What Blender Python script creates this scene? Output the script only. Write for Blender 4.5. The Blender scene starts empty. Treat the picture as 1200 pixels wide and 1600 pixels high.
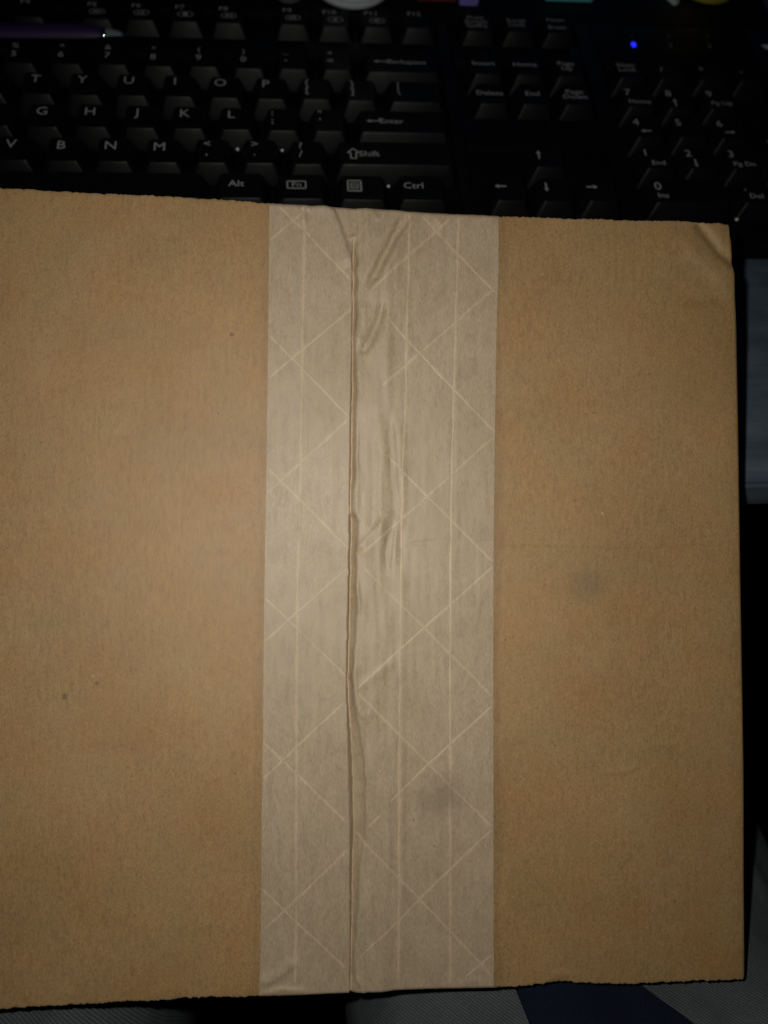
import bpy, bmesh, math, random
import numpy as np
from mathutils import Vector, Matrix
from mathutils.bvhtree import BVHTree

random.seed(4)
scene = bpy.context.scene
COL = scene.collection

# ------------------------------------------------------------------ camera
# right / up / back axes of the phone camera in the world (desk top is z = 0, x runs along the desk edge)
CAM = np.array([-0.00803218, -0.32774075, 0.22641121])
RIGHT = np.array([0.99490184, -0.0726093, 0.06998732])
UP = np.array([0.03019947, 0.87664539, 0.48018835])
BACK = np.array([-0.0962202, -0.47562669, 0.87436887])
cd = bpy.data.cameras.new("camera")
cam = bpy.data.objects.new("camera", cd)
COL.objects.link(cam)
cam.matrix_world = Matrix(((RIGHT[0], UP[0], BACK[0], CAM[0]),
                           (RIGHT[1], UP[1], BACK[1], CAM[1]),
                           (RIGHT[2], UP[2], BACK[2], CAM[2]), (0, 0, 0, 1)))
cd.sensor_fit = 'VERTICAL'
cd.sensor_height = 36.0
cd.sensor_width = 27.0
cd.lens = 27.0
cd.clip_start = 0.01
cd.clip_end = 20
cd.dof.use_dof = True
cd.dof.focus_distance = 0.236
cd.dof.aperture_fstop = 8.5
scene.camera = cam

# ------------------------------------------------------------------ world, phone flash, screen glow
world = bpy.data.worlds.new("World")
scene.world = world
world.use_nodes = True
wb = world.node_tree.nodes["Background"]
wb.inputs[0].default_value = (0.30, 0.42, 0.75, 1)
wb.inputs[1].default_value = 0.006

def area_light(name, loc, mat3, power, color, sx, sy=None, shape='DISK'):
    ld = bpy.data.lights.new(name, 'AREA')
    ld.shape = shape
    ld.size = sx
    if sy: ld.size_y = sy
    ld.energy = power
    ld.color = color
    o = bpy.data.objects.new(name, ld)
    COL.objects.link(o)
    m = Matrix(mat3).to_4x4()
    m.translation = Vector(loc)
    o.matrix_world = m
    return o

FLASH = CAM - 0.018 * RIGHT + 0.015 * UP
FDIR = Vector(0.08 * RIGHT - 0.12 * UP - BACK).normalized()      # the flash is aimed a little right of and below the lens axis
area_light("phone_flash", FLASH, (-FDIR).to_track_quat('Z', 'Y').to_matrix(), 0.298, (1.0, 0.96, 0.895), 0.006).data.spread = math.radians(150)
# the computer screen stands behind the keyboard, out of frame, and glows blue
v = Vector((0, -0.80, -0.35)).normalized()
area_light("screen_glow", (0.22, 0.52, 0.30), (-v).to_track_quat('Z', 'Y').to_matrix(), 0.022, (0.22, 0.40, 1.0), 0.50, 0.28, 'RECTANGLE')

scene.view_settings.view_transform = 'Standard'
scene.view_settings.look = 'None'
scene.view_settings.exposure = 0.0
scene.view_settings.gamma = 1.0

# ------------------------------------------------------------------ helpers
def tag(o, label=None, cat=None, group=None, kind=None):
    if label: o["label"] = label
    if cat: o["category"] = cat
    if group: o["group"] = group
    if kind: o["kind"] = kind
    return o

def empty(name, loc=(0, 0, 0)):
    o = bpy.data.objects.new(name, None)
    o.empty_display_size = 0.02
    COL.objects.link(o)
    o.location = loc
    return o

def link(name, me, mat=None, parent=None, smooth=None):
    if mat and not me.materials: me.materials.append(mat)
    o = bpy.data.objects.new(name, me)
    COL.objects.link(o)
    if parent: o.parent = parent
    if smooth is not None:
        for p in me.polygons: p.use_smooth = True
        if smooth < 180: me.set_sharp_from_angle(angle=math.radians(smooth))
    return o

def mesh_np(name, verts, faces):
    me = bpy.data.meshes.new(name)
    verts = np.asarray(verts, dtype=np.float32).reshape(-1, 3)
    faces = np.asarray(faces, dtype=np.int32)
    k = faces.shape[1]
    me.vertices.add(len(verts)); me.vertices.foreach_set("co", verts.ravel())
    me.loops.add(faces.size); me.loops.foreach_set("vertex_index", faces.ravel())
    me.polygons.add(len(faces)); me.polygons.foreach_set("loop_start", np.arange(0, faces.size, k, dtype=np.int32))
    me.update(calc_edges=True); me.validate()
    return me

def grid_faces(ny, nx):
    i = np.arange((ny - 1) * (nx - 1)); r = i // (nx - 1); c = i % (nx - 1)
    a = r * nx + c
    return np.stack([a, a + 1, a + nx + 1, a + nx], 1)

def bm_mesh(name, bm):
    me = bpy.data.meshes.new(name); bm.normal_update(); bm.to_mesh(me); bm.free(); return me

def add_box(bm, x0, x1, y0, y1, z0, z1, bev=0.0):
    r = bmesh.ops.create_cube(bm, size=1.0)
    for w in r['verts']:
        w.co = Vector((x0 + (w.co.x + .5) * (x1 - x0), y0 + (w.co.y + .5) * (y1 - y0), z0 + (w.co.z + .5) * (z1 - z0)))
    if bev:
        es = list({e for w in r['verts'] for e in w.link_edges})
        bmesh.ops.bevel(bm, geom=es, offset=bev, segments=2, affect='EDGES', profile=.6)

def lathe(bm, prof, seg=32, m=Matrix.Identity(4)):
    rings = []
    for r, z in prof:
        rings.append([bm.verts.new(m @ Vector((r * math.cos(2 * math.pi * k / seg), r * math.sin(2 * math.pi * k / seg), z))) for k in range(seg)])
    for a, b in zip(rings, rings[1:]):
        for k in range(seg): bm.faces.new((a[k], a[(k + 1) % seg], b[(k + 1) % seg], b[k]))
    return rings

_lat = {}
def vnoise(x, y, seed):
    if seed not in _lat: _lat[seed] = np.random.RandomState(seed).rand(256, 256) * 2 - 1
    L = _lat[seed]
    xi = np.floor(x).astype(int); yi = np.floor(y).astype(int)
    fx = x - xi; fy = y - yi
    fx = fx * fx * (3 - 2 * fx); fy = fy * fy * (3 - 2 * fy)
    g = lambda a, b: L[a % 256, b % 256]
    return (g(xi, yi) * (1 - fx) + g(xi + 1, yi) * fx) * (1 - fy) + (g(xi, yi + 1) * (1 - fx) + g(xi + 1, yi + 1) * fx) * fy

def sstep(a, b, x):
    t = np.clip((x - a) / (b - a), 0, 1); return t * t * (3 - 2 * t)

# ------------------------------------------------------------------ materials
def new_mat(name):
    m = bpy.data.materials.new(name); m.use_nodes = True
    nt = m.node_tree
    return m, nt, nt.nodes["Principled BSDF"]

def N(nt, t, **kw):
    n = nt.nodes.new(t)
    for k, val in kw.items(): setattr(n, k, val)
    return n

def simple(name, col, rough=.5, spec=.5, metal=0.0, **kw):
    m, nt, b = new_mat(name)
    b.inputs["Base Color"].default_value = (*col, 1)
    b.inputs["Roughness"].default_value = rough
    b.inputs["Specular IOR Level"].default_value = spec
    b.inputs["Metallic"].default_value = metal
    for k, val in kw.items(): b.inputs[k.replace('_', ' ')].default_value = val
    return m

def noise(nt, scale, detail=3, rough=.55, stretch=None, off=(0, 0, 0)):
    tc = N(nt, "ShaderNodeTexCoord")
    mp = N(nt, "ShaderNodeMapping")
    mp.inputs["Location"].default_value = off
    if stretch: mp.inputs["Scale"].default_value = stretch
    nt.links.new(tc.outputs["Object"], mp.inputs["Vector"])
    n = N(nt, "ShaderNodeTexNoise")
    n.inputs["Scale"].default_value = scale; n.inputs["Detail"].default_value = detail; n.inputs["Roughness"].default_value = rough
    nt.links.new(mp.outputs[0], n.inputs["Vector"])
    return n.outputs["Fac"]

def ramp(nt, fac, stops):
    r = N(nt, "ShaderNodeValToRGB")
    el = r.color_ramp.elements
    while len(el) > 1: el.remove(el[-1])
    for i, (p, c) in enumerate(stops):
        e = el[0] if i == 0 else el.new(p)
        e.position = p; e.color = (*c, 1)
    nt.links.new(fac, r.inputs[0])
    return r.outputs[0]

def mix(nt, a, b, fac, mode='MIX'):
    n = N(nt, "ShaderNodeMix", data_type='RGBA', blend_type=mode)
    for s, val in (("Factor", fac), ("A", a), ("B", b)):
        sock = [i for i in n.inputs if i.name == s and i.enabled][0]
        if hasattr(val, "links"): nt.links.new(val, sock)
        elif isinstance(val, tuple): sock.default_value = (*val, 1)
        else: sock.default_value = val
    return [o for o in n.outputs if o.enabled][0]

def mathn(nt, op, a, b=None):
    n = N(nt, "ShaderNodeMath", operation=op)
    for i, val in enumerate((a, b)):
        if val is None: continue
        if hasattr(val, "links"): nt.links.new(val, n.inputs[i])
        else: n.inputs[i].default_value = val
    return n.outputs[0]

def bump(nt, b, h, strength=.3, dist=.0003):
    n = N(nt, "ShaderNodeBump"); n.inputs["Strength"].default_value = strength; n.inputs["Distance"].default_value = dist
    nt.links.new(h, n.inputs["Height"]); nt.links.new(n.outputs[0], b.inputs["Normal"])

def maprange(nt, val, a, b, c=0.0, d=1.0):
    n = N(nt, "ShaderNodeMapRange", clamp=True)
    nt.links.new(val, n.inputs[0])
    for i, q in zip((1, 2, 3, 4), (a, b, c, d)): n.inputs[i].default_value = q
    return n.outputs[0]

# ------------------------------------------------------------------ the box's top sheet: measured frame
ZB, BU, BV = 0.232, -0.0846, -0.035
def world_of(px, py):
    """point of the box's top plane seen at a photo position"""
    px = np.asarray(px, float); py = np.asarray(py, float)
    u = (px - 600) / 1200; w = (800 - py) / 1200
    s = ZB / (1 + BU * u + BV * w)
    d = u[..., None] * RIGHT + w[..., None] * UP - BACK
    return CAM + d * s[..., None]
NB = 0.0846 * RIGHT + 0.035 * UP + BACK; NB = NB / np.linalg.norm(NB)
O = world_of(552, 1554)
e1 = RIGHT - 0.012 * UP; e1 = e1 - NB * e1.dot(NB); e1 /= np.linalg.norm(e1)
e2 = np.cross(NB, e1)
def loc(px, py, h=0.0):
    """photo position on the sheet + height in mm -> box-local metres"""
    w = world_of(px, py) - O
    return np.stack([w @ e1, w @ e2, w @ NB + np.asarray(h, float) * 1e-3], -1)

# ------------------------------------------------------------------ cardboard material
SPOTS = [(362, 523, 4.2, .75), (101, 1089, 5.6, .8), (152, 1067, 3.8, .65), (38, 711, 2.2, .6), (104, 939, 1.6, .8), (212, 421, 1.4, .7),
         (240, 1175, 1.7, .6), (82, 1227, 1.5, .7), (290, 1114, 1.8, .6), (920, 528, 1.8, .8), (928, 645, 2.0, .7), (893, 943, 1.5, .8),
         (790, 1000, 1.8, .8), (868, 1165, 1.6, .7), (1112, 1459, 2.4, .6), (1080, 622, 4.0, .3), (818, 443, 2.2, .4), (1117, 1079, 1.3, .8),
         (291, 392, 1.6, .6), (160, 540, 1.3, .6), (1100, 470, 2.2, .5)]
def cardboard_mat():
    m, nt, b = new_mat("kraft_cardboard")
    big = noise(nt, 28, 4, .6)
    col = ramp(nt, big, [(.30, (.322, .188, .065)), (.5, (.352, .211, .079)), (.72, (.380, .234, .095))])
    streak = noise(nt, 850, 4, .65, (1.0, .33, 1))
    col = mix(nt, col, ramp(nt, streak, [(.28, (.74, .72, .70)), (.5, (1, 1, 1)), (.75, (1.14, 1.15, 1.17))]), .6, 'MULTIPLY')
    fib = noise(nt, 2600, 2, .7, (1.0, .45, 1))
    col = mix(nt, col, ramp(nt, fib, [(.25, (.62, .6, .58)), (.5, (1, 1, 1)), (.78, (1.32, 1.34, 1.36))]), .65, 'MULTIPLY')
    col = mix(nt, col, ramp(nt, noise(nt, 55, 3, .5, None, (3.1, 1.7, 0)), [(.3, (1.04, .96, .88)), (.5, (1, 1, 1)), (.7, (.95, 1.02, 1.05))]), .8, 'MULTIPLY')
    lng = noise(nt, 700, 3, .6, (1.0, .09, 1), (1.3, .2, 0))
    col = mix(nt, col, ramp(nt, lng, [(.3, (.86, .85, .84)), (.5, (1, 1, 1)), (.7, (1.09, 1.09, 1.10))]), .35, 'MULTIPLY')
    # sparse dark and pale flecks in the kraft pulp
    vo = N(nt, "ShaderNodeTexVoronoi"); vo.inputs["Scale"].default_value = 120
    tc = N(nt, "ShaderNodeTexCoord"); nt.links.new(tc.outputs["Object"], vo.inputs["Vector"])
    sep = N(nt, "ShaderNodeSeparateColor"); nt.links.new(vo.outputs["Color"], sep.inputs[0])
    fl = mathn(nt, 'MULTIPLY', mathn(nt, 'LESS_THAN', vo.outputs["Distance"], .045), mathn(nt, 'GREATER_THAN', sep.outputs[0], .72))
    col = mix(nt, col, (.13, .075, .035), mathn(nt, 'MULTIPLY', fl, .55))
    fl2 = mathn(nt, 'MULTIPLY', mathn(nt, 'LESS_THAN', vo.outputs["Distance"], .05), mathn(nt, 'LESS_THAN', sep.outputs[1], .22))
    col = mix(nt, col, (.60, .44, .25), mathn(nt, 'MULTIPLY', fl2, .5))
    # single stains
    wob = noise(nt, 900, 2)
    for (px, py, r, a) in SPOTS:
        c = loc(px, py)
        vd = N(nt, "ShaderNodeVectorMath", operation='DISTANCE')
        nt.links.new(tc.outputs["Object"], vd.inputs[0]); vd.inputs[1].default_value = (c[0], c[1], 0)
        dd = mathn(nt, 'ADD', vd.outputs["Value"], mathn(nt, 'MULTIPLY', mathn(nt, 'SUBTRACT', wob, .5), r * 3.6e-4))
        col = mix(nt, col, (.150, .078, .022), maprange(nt, dd, r * 1.9e-4, r * 1.0e-4, 0, a))
    c = loc(918, 912)
    vd = N(nt, "ShaderNodeVectorMath", operation='DISTANCE'); nt.links.new(tc.outputs["Object"], vd.inputs[0]); vd.inputs[1].default_value = (c[0], c[1], 0)
    col = mix(nt, col, (.17, .115, .06), maprange(nt, vd.outputs["Value"], .0075, .0015, 0, .40))
    # frayed pale paper along the cut edge
    at = N(nt, "ShaderNodeAttribute", attribute_name="rim")
    col = mix(nt, col, (.50, .36, .20), mathn(nt, 'MULTIPLY', at.outputs["Fac"], .75))
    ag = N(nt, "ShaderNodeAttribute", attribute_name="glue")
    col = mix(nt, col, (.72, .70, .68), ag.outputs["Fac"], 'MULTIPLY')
    nt.links.new(col, b.inputs["Base Color"])
    nt.links.new(maprange(nt, fib, .3, .7, .52, .72), b.inputs["Roughness"])
    b.inputs["Specular IOR Level"].default_value = .80
    h = mathn(nt, 'ADD', mathn(nt, 'MULTIPLY', fib, .6), mathn(nt, 'MULTIPLY', streak, .5))
    bump(nt, b, h, .42, .00022)
    return m

def tape_mat(name, lift):
    m, nt, b = new_mat(name)
    big = noise(nt, 45, 4, .6)
    k = lift
    col = ramp(nt, big, [(.3, (.392 * k, .297 * k, .184 * k)), (.7, (.438 * k, .338 * k, .222 * k))])
    clo = noise(nt, 420, 4, .65, (1.0, .30, 1))
    col = mix(nt, col, ramp(nt, clo, [(.28, (.76, .75, .73)), (.5, (1, 1, 1)), (.75, (1.12, 1.13, 1.15))]), .6, 'MULTIPLY')
    fib = noise(nt, 2400, 2, .7, (1.0, .3, 1))
    col = mix(nt, col, ramp(nt, fib, [(.25, (.74, .73, .71)), (.5, (1, 1, 1)), (.78, (1.2, 1.21, 1.22))]), .7, 'MULTIPLY')
    tc = N(nt, "ShaderNodeTexCoord"); wob = noise(nt, 240, 3)
    for (px, py, r, a) in ((692, 1248, .0095, .50), (455, 1085, .0070, .16), (600, 1010, .0004, .6), (646, 1281, .0006, .6), (679, 1322, .0005, .6), (734, 1345, .0005, .6), (648, 1345, .0006, .5), (454, 1168, .0005, .6)):
        c = loc(px, py)
        vd = N(nt, "ShaderNodeVectorMath", operation='DISTANCE'); nt.links.new(tc.outputs["Object"], vd.inputs[0]); vd.inputs[1].default_value = (c[0], c[1], 0)
        dd = mathn(nt, 'ADD', vd.outputs["Value"], mathn(nt, 'MULTIPLY', mathn(nt, 'SUBTRACT', wob, .5), r * .9))
        col = mix(nt, col, (.21, .155, .095), maprange(nt, dd, r, r * .25, 0, a))
    nt.links.new(col, b.inputs["Base Color"])
    nt.links.new(maprange(nt, fib, .3, .7, .47, .68), b.inputs["Roughness"])
    b.inputs["Specular IOR Level"].default_value = .68
    h = mathn(nt, 'ADD', mathn(nt, 'MULTIPLY', fib, .5), mathn(nt, 'MULTIPLY', clo, .7))
    bump(nt, b, h, .42, .00022)
    return m

MAT_CARD = cardboard_mat()
MAT_TAPE = tape_mat("gummed_paper_tape", 1.0)
MAT_THREAD = tape_mat("paper_over_thread", 1.21)

# ------------------------------------------------------------------ box: heights of the sheet (mm) in photo positions
def poly_ridge(px, py, pts, A, wl, wr, fade=25.0):
    """asymmetric ridge along a polyline; wl / wr = widths on its left / right side"""
    best = np.full(px.shape, 1e9); sgn = np.ones(px.shape); along = np.zeros(px.shape)
    tot = 0.0
    for (x0, y0), (x1, y1) in zip(pts, pts[1:]):
        dx, dy = x1 - x0, y1 - y0; L = math.hypot(dx, dy)
        t = np.clip(((px - x0) * dx + (py - y0) * dy) / (L * L), 0, 1)
        qx = px - (x0 + t * dx); qy = py - (y0 + t * dy)
        d = np.hypot(qx, qy)
        s = np.sign(qx * dy - qy * dx); s[s == 0] = 1     # + on the right hand for a line running down the sheet
        m = d < best
        best = np.where(m, d, best); sgn = np.where(m, s, sgn); along = np.where(m, tot + t * L, along)
        tot += L
    w = np.where(sgn > 0, wr, wl)
    f = np.clip(np.minimum(along + 2, tot - along + 2) / fade, 0, 1)
    return A * np.exp(-(best / w) ** 2) * f

def card_h(px, py):
    h = .22 * vnoise(px / 170 + 5, py / 230 + 3, 1) + .05 * vnoise(px / 45, py / 60, 2)
    # crushed top right corner
    h = h + poly_ridge(px, py, [(1058, 366), (1085, 395), (1120, 428), (1152, 448)], .70, 14, 24, 30)
    h = h + poly_ridge(px, py, [(1088, 344), (1104, 366), (1126, 394), (1154, 416)], -.95, 8, 7, 12)
    h = h + poly_ridge(px, py, [(1112, 345), (1130, 368), (1154, 396)], .22, 10, 15, 12)
    h = h + poly_ridge(px, py, [(1060, 464), (1100, 468), (1156, 462)], -.65, 13, 9, 30)
    h = h + poly_ridge(px, py, [(1056, 442), (1080, 440)], .18, 2.5, 3.5, 9)
    # faint handling creases
    h = h + poly_ridge(px, py, [(776, 857), (860, 857), (940, 862), (1060, 858), (1165, 854)], -.45, 2.2, 2.6, 40)
    h = h + poly_ridge(px, py, [(1020, 1165), (1065, 1163)], .28, 2, 3, 12)
    h = h + poly_ridge(px, py, [(945, 1208), (985, 1205), (998, 1195)], .28, 2, 3, 10)
    h = h + poly_ridge(px, py, [(880, 1528), (868, 1526), (850, 1534)], .25, 3, 4, 8)
    h = h + poly_ridge(px, py, [(858, 1520), (905, 1522)], .22, 4, 3, 10)
    return h

YT = np.array([(-80, 288), (0, 293), (130, 300), (267, 306), (400, 315), (421, 317), (520, 323), (640, 331), (778, 337), (850, 339.5), (950, 342.5), (1080, 346), (1125, 348.5), (1140, 350), (1180, 352)], float)
YBm = np.array([(-80, 1581), (0, 1577), (100, 1571), (200, 1566), (300, 1561), (405, 1557.5), (480, 1555), (545, 1552), (600, 1549), (680, 1546), (771, 1544), (830, 1541), (852, 1538), (868, 1535), (900, 1536.5), (960, 1539), (1040, 1536), (1180, 1531)], float)
XR = np.array([(340, 1140), (350, 1144), (360, 1145.5), (390, 1147), (408, 1150), (425, 1152), (500, 1155), (800, 1160), (1200, 1166.5), (1540, 1168.5)], float)
XLs = np.array([(300, 551), (375, 550), (480, 549.5), (560, 549), (652, 547), (780, 546), (860, 545), (960, 542.5), (1060, 541), (1150, 543), (1200, 544), (1300, 546.5), (1500, 547), (1560, 545)], float)
XRs = np.array([(300, 557), (440, 557), (500, 556), (540, 554.5), (550, 555), (580, 557), (640, 557), (740, 555), (788, 550.5), (798, 552), (815, 558.5), (845, 557), (900, 556), (960, 557), (1060, 551), (1100, 554), (1140, 561), (1170, 567), (1220, 570), (1310, 570), (1350, 563), (1450, 556.5), (1500, 554.5), (1560, 555)], float)
TL = np.array([(310, 421), (450, 420), (560, 419), (640, 417.5), (760, 416), (960, 412.5), (1150, 411), (1280, 409), (1480, 407), (1565, 404)], float)
TR = np.array([(310, 779), (400, 779), (500, 776), (640, 773.5), (800, 771.5), (960, 770.5), (1280, 771), (1565, 771.5)], float)
yt = lambda x: np.interp(x, YT[:, 0], YT[:, 1])
yb = lambda x: np.interp(x, YBm[:, 0], YBm[:, 1])
xr = lambda y: np.interp(y, XR[:, 0], XR[:, 1])
def jag(x, seed, amp):       # perforated, torn looking cut
    z = np.zeros_like(x)
    return amp * (1.1 * vnoise(x / 3.2, z, seed) + .9 * np.abs(vnoise(x / 9.0, z + 7.3, seed + 1)) - .3 + .7 * vnoise(x / 26.0, z + 2.1, seed + 2))

box = empty("cardboard_box")
tag(box, "flat brown cardboard box closed with paper tape, leaning on the desk edge", "box")
M = Matrix(((e1[0], e2[0], NB[0], O[0]), (e1[1], e2[1], NB[1], O[1]), (e1[2], e2[2], NB[2], O[2]), (0, 0, 0, 1)))
box.matrix_world = M
# thickness: the back rests on the front edge of the desk
EDGE_Y = -0.1990
thick = (O - np.array([0.10, EDGE_Y, 0.0])).dot(NB) - 0.0006
thick = max(0.008, thick)

XL0 = -62.0
def flap(name, side):
    if side == 'l':
        s = np.linspace(0, 1, 250)
        x_at = lambda y: XL0 + s[None, :] * ((np.interp(y, XLs[:, 0], XLs[:, 1]) - 2)[:, None] - XL0)
    else:
        s = np.linspace(0, 1, 250)
        s = np.concatenate([s[:-1] * .985, 1 - .015 * np.array([.9, .7, .5, .3, .15, .05, 0])])
        x_at = lambda y: (np.interp(y, XRs[:, 0], XRs[:, 1]) + 9)[:, None] + s[None, :] * (xr(y) - np.interp(y, XRs[:, 0], XRs[:, 1]) - 9)[:, None]
    ends = np.array([0, .8, 1.8, 3.2, 5, 8, 12]) / 1240
    t = np.concatenate([ends, np.linspace(16 / 1240, 1 - 16 / 1240, 300), 1 - ends[::-1]])
    # nominal rows first (smooth), then the torn outline
    yn = 320 + t * 1228
    px = x_at(yn)
    top = yt(px[0]) + jag(px[0], 21 if side == 'l' else 31, .95)
    bot = yb(px[-1]) - jag(px[-1], 41 if side == 'l' else 51, 1.25)
    py = top[None, :] + t[:, None] * (bot - top)[None, :]
    h = card_h(px, py)
    dt = t[:, None] * 1235; db = (1 - t)[:, None] * 1235
    de = np.minimum(dt, db) + 0 * px
    h = h - .35 * np.exp(-de / 1.6) - .16 * np.exp(-de / 9.0)
    if side == 'r':
        dr = xr(py) - px
        h = h - 1.3 * np.clip(1 - dr / 8.0, 0, 1) ** 2.6 - .5 * np.clip(1 - dr / 30.0, 0, 1) ** 2
    ny, nx = px.shape
    V = loc(px, py, h)
    me = mesh_np(name, V[::-1].reshape(-1, 3), grid_faces(ny, nx))
    at = me.attributes.new("rim", 'FLOAT', 'POINT')
    rim = np.exp(-(de / 3.0) ** 1.2) * (.65 + .35 * vnoise(px / 8, py / 8, 77))
    at.data.foreach_set("value", rim[::-1].ravel().astype(np.float32))
    # the board is darker in a strip beside the tape
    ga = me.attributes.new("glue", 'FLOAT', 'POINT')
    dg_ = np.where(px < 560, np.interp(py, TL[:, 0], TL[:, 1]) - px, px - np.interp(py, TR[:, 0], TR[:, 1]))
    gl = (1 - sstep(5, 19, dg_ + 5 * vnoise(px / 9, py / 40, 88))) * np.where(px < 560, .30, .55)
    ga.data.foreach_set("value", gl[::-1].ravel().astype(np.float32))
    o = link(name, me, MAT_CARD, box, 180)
    return o, px, py, h

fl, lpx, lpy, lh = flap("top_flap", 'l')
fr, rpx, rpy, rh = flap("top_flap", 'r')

def wall(name, px, py, h, depth_mm):
    """side of the box: a strip from an edge of the sheet down to the back"""
    a = loc(px, py, h - .02); n = len(a)
    rows = []
    for f in (0, .12, .5, 1.0):
        b = a.copy()
        b[:, 2] = a[:, 2] - f * (depth_mm * 1e-3 + a[:, 2])
        rows.append(b)
    V = np.concatenate(rows)
    o = link(name, mesh_np(name, V, grid_faces(4, n)), MAT_CARD, box, 40)
    return o
T = thick * 1e3
for (px, py, h) in ((lpx[0], lpy[0], lh[0]), (rpx[0], rpy[0], rh[0]), (lpx[-1], lpy[-1], lh[-1]), (rpx[-1], rpy[-1], rh[-1])):
    wall("edge_panel", px, py, h, T)
wall("side_panel", rpx[:, -1], rpy[:, -1], rh[:, -1], T)
wall("side_panel", lpx[:, 0], lpy[:, 0], lh[:, 0], T)
# board under the seam and back of the box
c = [loc(*q) for q in ((XL0, 292), (1147, 352), (1166, 1530), (XL0, 1578))]
V = [(*p[:2], -thick + 1e-5) for p in c] + [(*p[:2], -thick + .003) for p in c]
link("back_panel", mesh_np("back_panel", V, [(3, 2, 1, 0), (4, 5, 6, 7), (0, 1, 5, 4), (1, 2, 6, 5), (2, 3, 7, 6), (3, 0, 4, 7)]), MAT_CARD, box)
c = [loc(*q) for q in ((400, 330), (800, 345), (800, 1535), (400, 1550))]
V = [(*p[:2], -.0078) for p in c] + [(*p[:2], -.0048) for p in c]
link("inner_flap", mesh_np("inner_flap", V, [(3, 2, 1, 0), (4, 5, 6, 7), (0, 1, 5, 4), (1, 2, 6, 5), (2, 3, 7, 6), (3, 0, 4, 7)]), MAT_CARD, box)

# ------------------------------------------------------------------ tape
def tape_feat(px, py):
    xl = np.interp(py, XLs[:, 0], XLs[:, 1]); xq = np.interp(py, XRs[:, 0], XRs[:, 1])
    wob = .9 * vnoise(py / 14, px * 0, 91) + .6 * vnoise(py / 45, px * 0 + 3, 92)
    xl = xl + .5 * wob; xq = xq + 1.3 * vnoise(py / 17, px * 0 + 9, 93)
    act = sstep(368, 400, py) * (1 - .55 * sstep(1480, 1550, py))
    # loose, lifted strip right of the seam
    lift = sstep(xq - 2, xq + 4, px) * (1 - sstep(600, 655, px)) * (.45 + .25 * vnoise(py / 120, px / 60, 95))
    wr = vnoise(px / 11, py / 120, 96) * .22 + vnoise(px / 24, py / 70, 97) * .30
    band = sstep(xq, xq + 8, px) * (1 - sstep(628, 652, px))
    h = lift * 1.0 + band * (wr * 1.05 + .05 * vnoise(px / 6, py / 34, 197))
    # left strip: thin vertical tension lines
    h = h + .045 * vnoise(px / 7, py / 150, 98) + .10 * vnoise(px / 40, py / 110, 99)
    h = h + .15 * np.exp(-((px - (xl - 3)) / 9.0) ** 2) * (px < xl) * act
    # folds
    P = lambda *a: poly_ridge(px, py, *a)
    h = h + P([(488, 318), (508, 322), (520, 332), (528, 350), (536, 374), (543, 396), (550, 418)], .85, 16, 4.5, 16)
    h = h + P([(558, 368), (553, 372), (547, 372)], .5, 6, 4, 6)
    h = h + P([(642, 330), (628, 350), (614, 374), (600, 402), (586, 430), (572, 452)], -1.9, 7, 8, 25)
    h = h + P([(655, 330), (640, 352), (624, 378), (608, 408), (592, 436)], .55, 12, 9, 25)
    h = h + P([(600, 470), (592, 500), (582, 526), (570, 546), (556, 548)], -1.0, 7, 6, 20)
    h = h + P([(566, 470), (566, 505), (560, 535), (556, 542)], .55, 8, 9, 15)
    h = h + P([(606, 640), (612, 690), (615, 740), (618, 785), (614, 820), (606, 860), (600, 900)], -.85, 9, 7, 40)
    h = h + P([(556, 862), (578, 838), (600, 812), (616, 796)], .60, 26, 6, 14)
    h = h + P([(556, 905), (560, 935), (563, 960)], .4, 5, 6, 12)
    h = h + P([(555, 1030), (552, 1050), (554, 1080), (562, 1110), (576, 1130)], .55, 5, 12, 15)
    h = h + P([(557, 1077), (590, 1050), (620, 1030)], .25, 9, 7, 15)
    h = h + P([(570, 1160), (574, 1200), (576, 1250), (574, 1310), (566, 1350)], .22, 8, 20, 40)
    h = h + P([(610, 1250), (606, 1330), (604, 1420), (598, 1500)], .18, 5, 7, 40)
    # double fold beside the seam, lower half
    h = h + P([(547, 1112), (548, 1200), (550, 1300), (551, 1400), (551, 1500)], .50, 2.0, 2.4, 30)
    h = h + P([(640, 850), (690, 846), (740, 849), (772, 846)], -.32, 2.8, 2.8, 20)
    # puckers at the top edge
    h = h + P([(472, 318), (473, 332), (475, 352)], .55, 6, 5, 10)
    h = h + P([(466, 326), (478, 322), (486, 330)], .30, 4, 4, 6)
    for q in ((585, 336), (684, 341)):
        h = h + P([(q[0] - 6, q[1] - 3), (q[0], q[1] + 2), (q[0] + 6, q[1] + 12)], .30, 7, 5, 8)
    # bottom end
    h = h + P([(404, 1536), (420, 1532), (440, 1520), (462, 1500)], .55, 8, 10, 10)
    h = h + P([(410, 1552), (440, 1545), (480, 1548)], .40, 6, 5, 12)
    h = h + P([(548, 1555), (552, 1535), (556, 1528), (566, 1540), (570, 1555)], .45, 5, 5, 6)
    h = h + P([(715, 1540), (735, 1532), (760, 1540)], .22, 6, 6, 10)
    h = h + 1.5 * np.exp(-((px - 602) / 48) ** 2 - ((py - 405) / 80) ** 2) * sstep(xq - 2, xq + 6, px)
    h = np.maximum(h, -.05)
    # the seam: tape sags between the two flaps
    w = np.maximum(xq - xl, 2.0)
    k = (px - xl) / w
    gap = np.where(k < 0, 0, np.where(k < .27, k / .27, np.clip(1 - (k - .27) / .78, 0, 1)))
    deep = np.minimum(w * .193 * 1.35, 2.6)
    h = h * (1 - .9 * gap * act) - deep * gap * act
    return h

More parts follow.
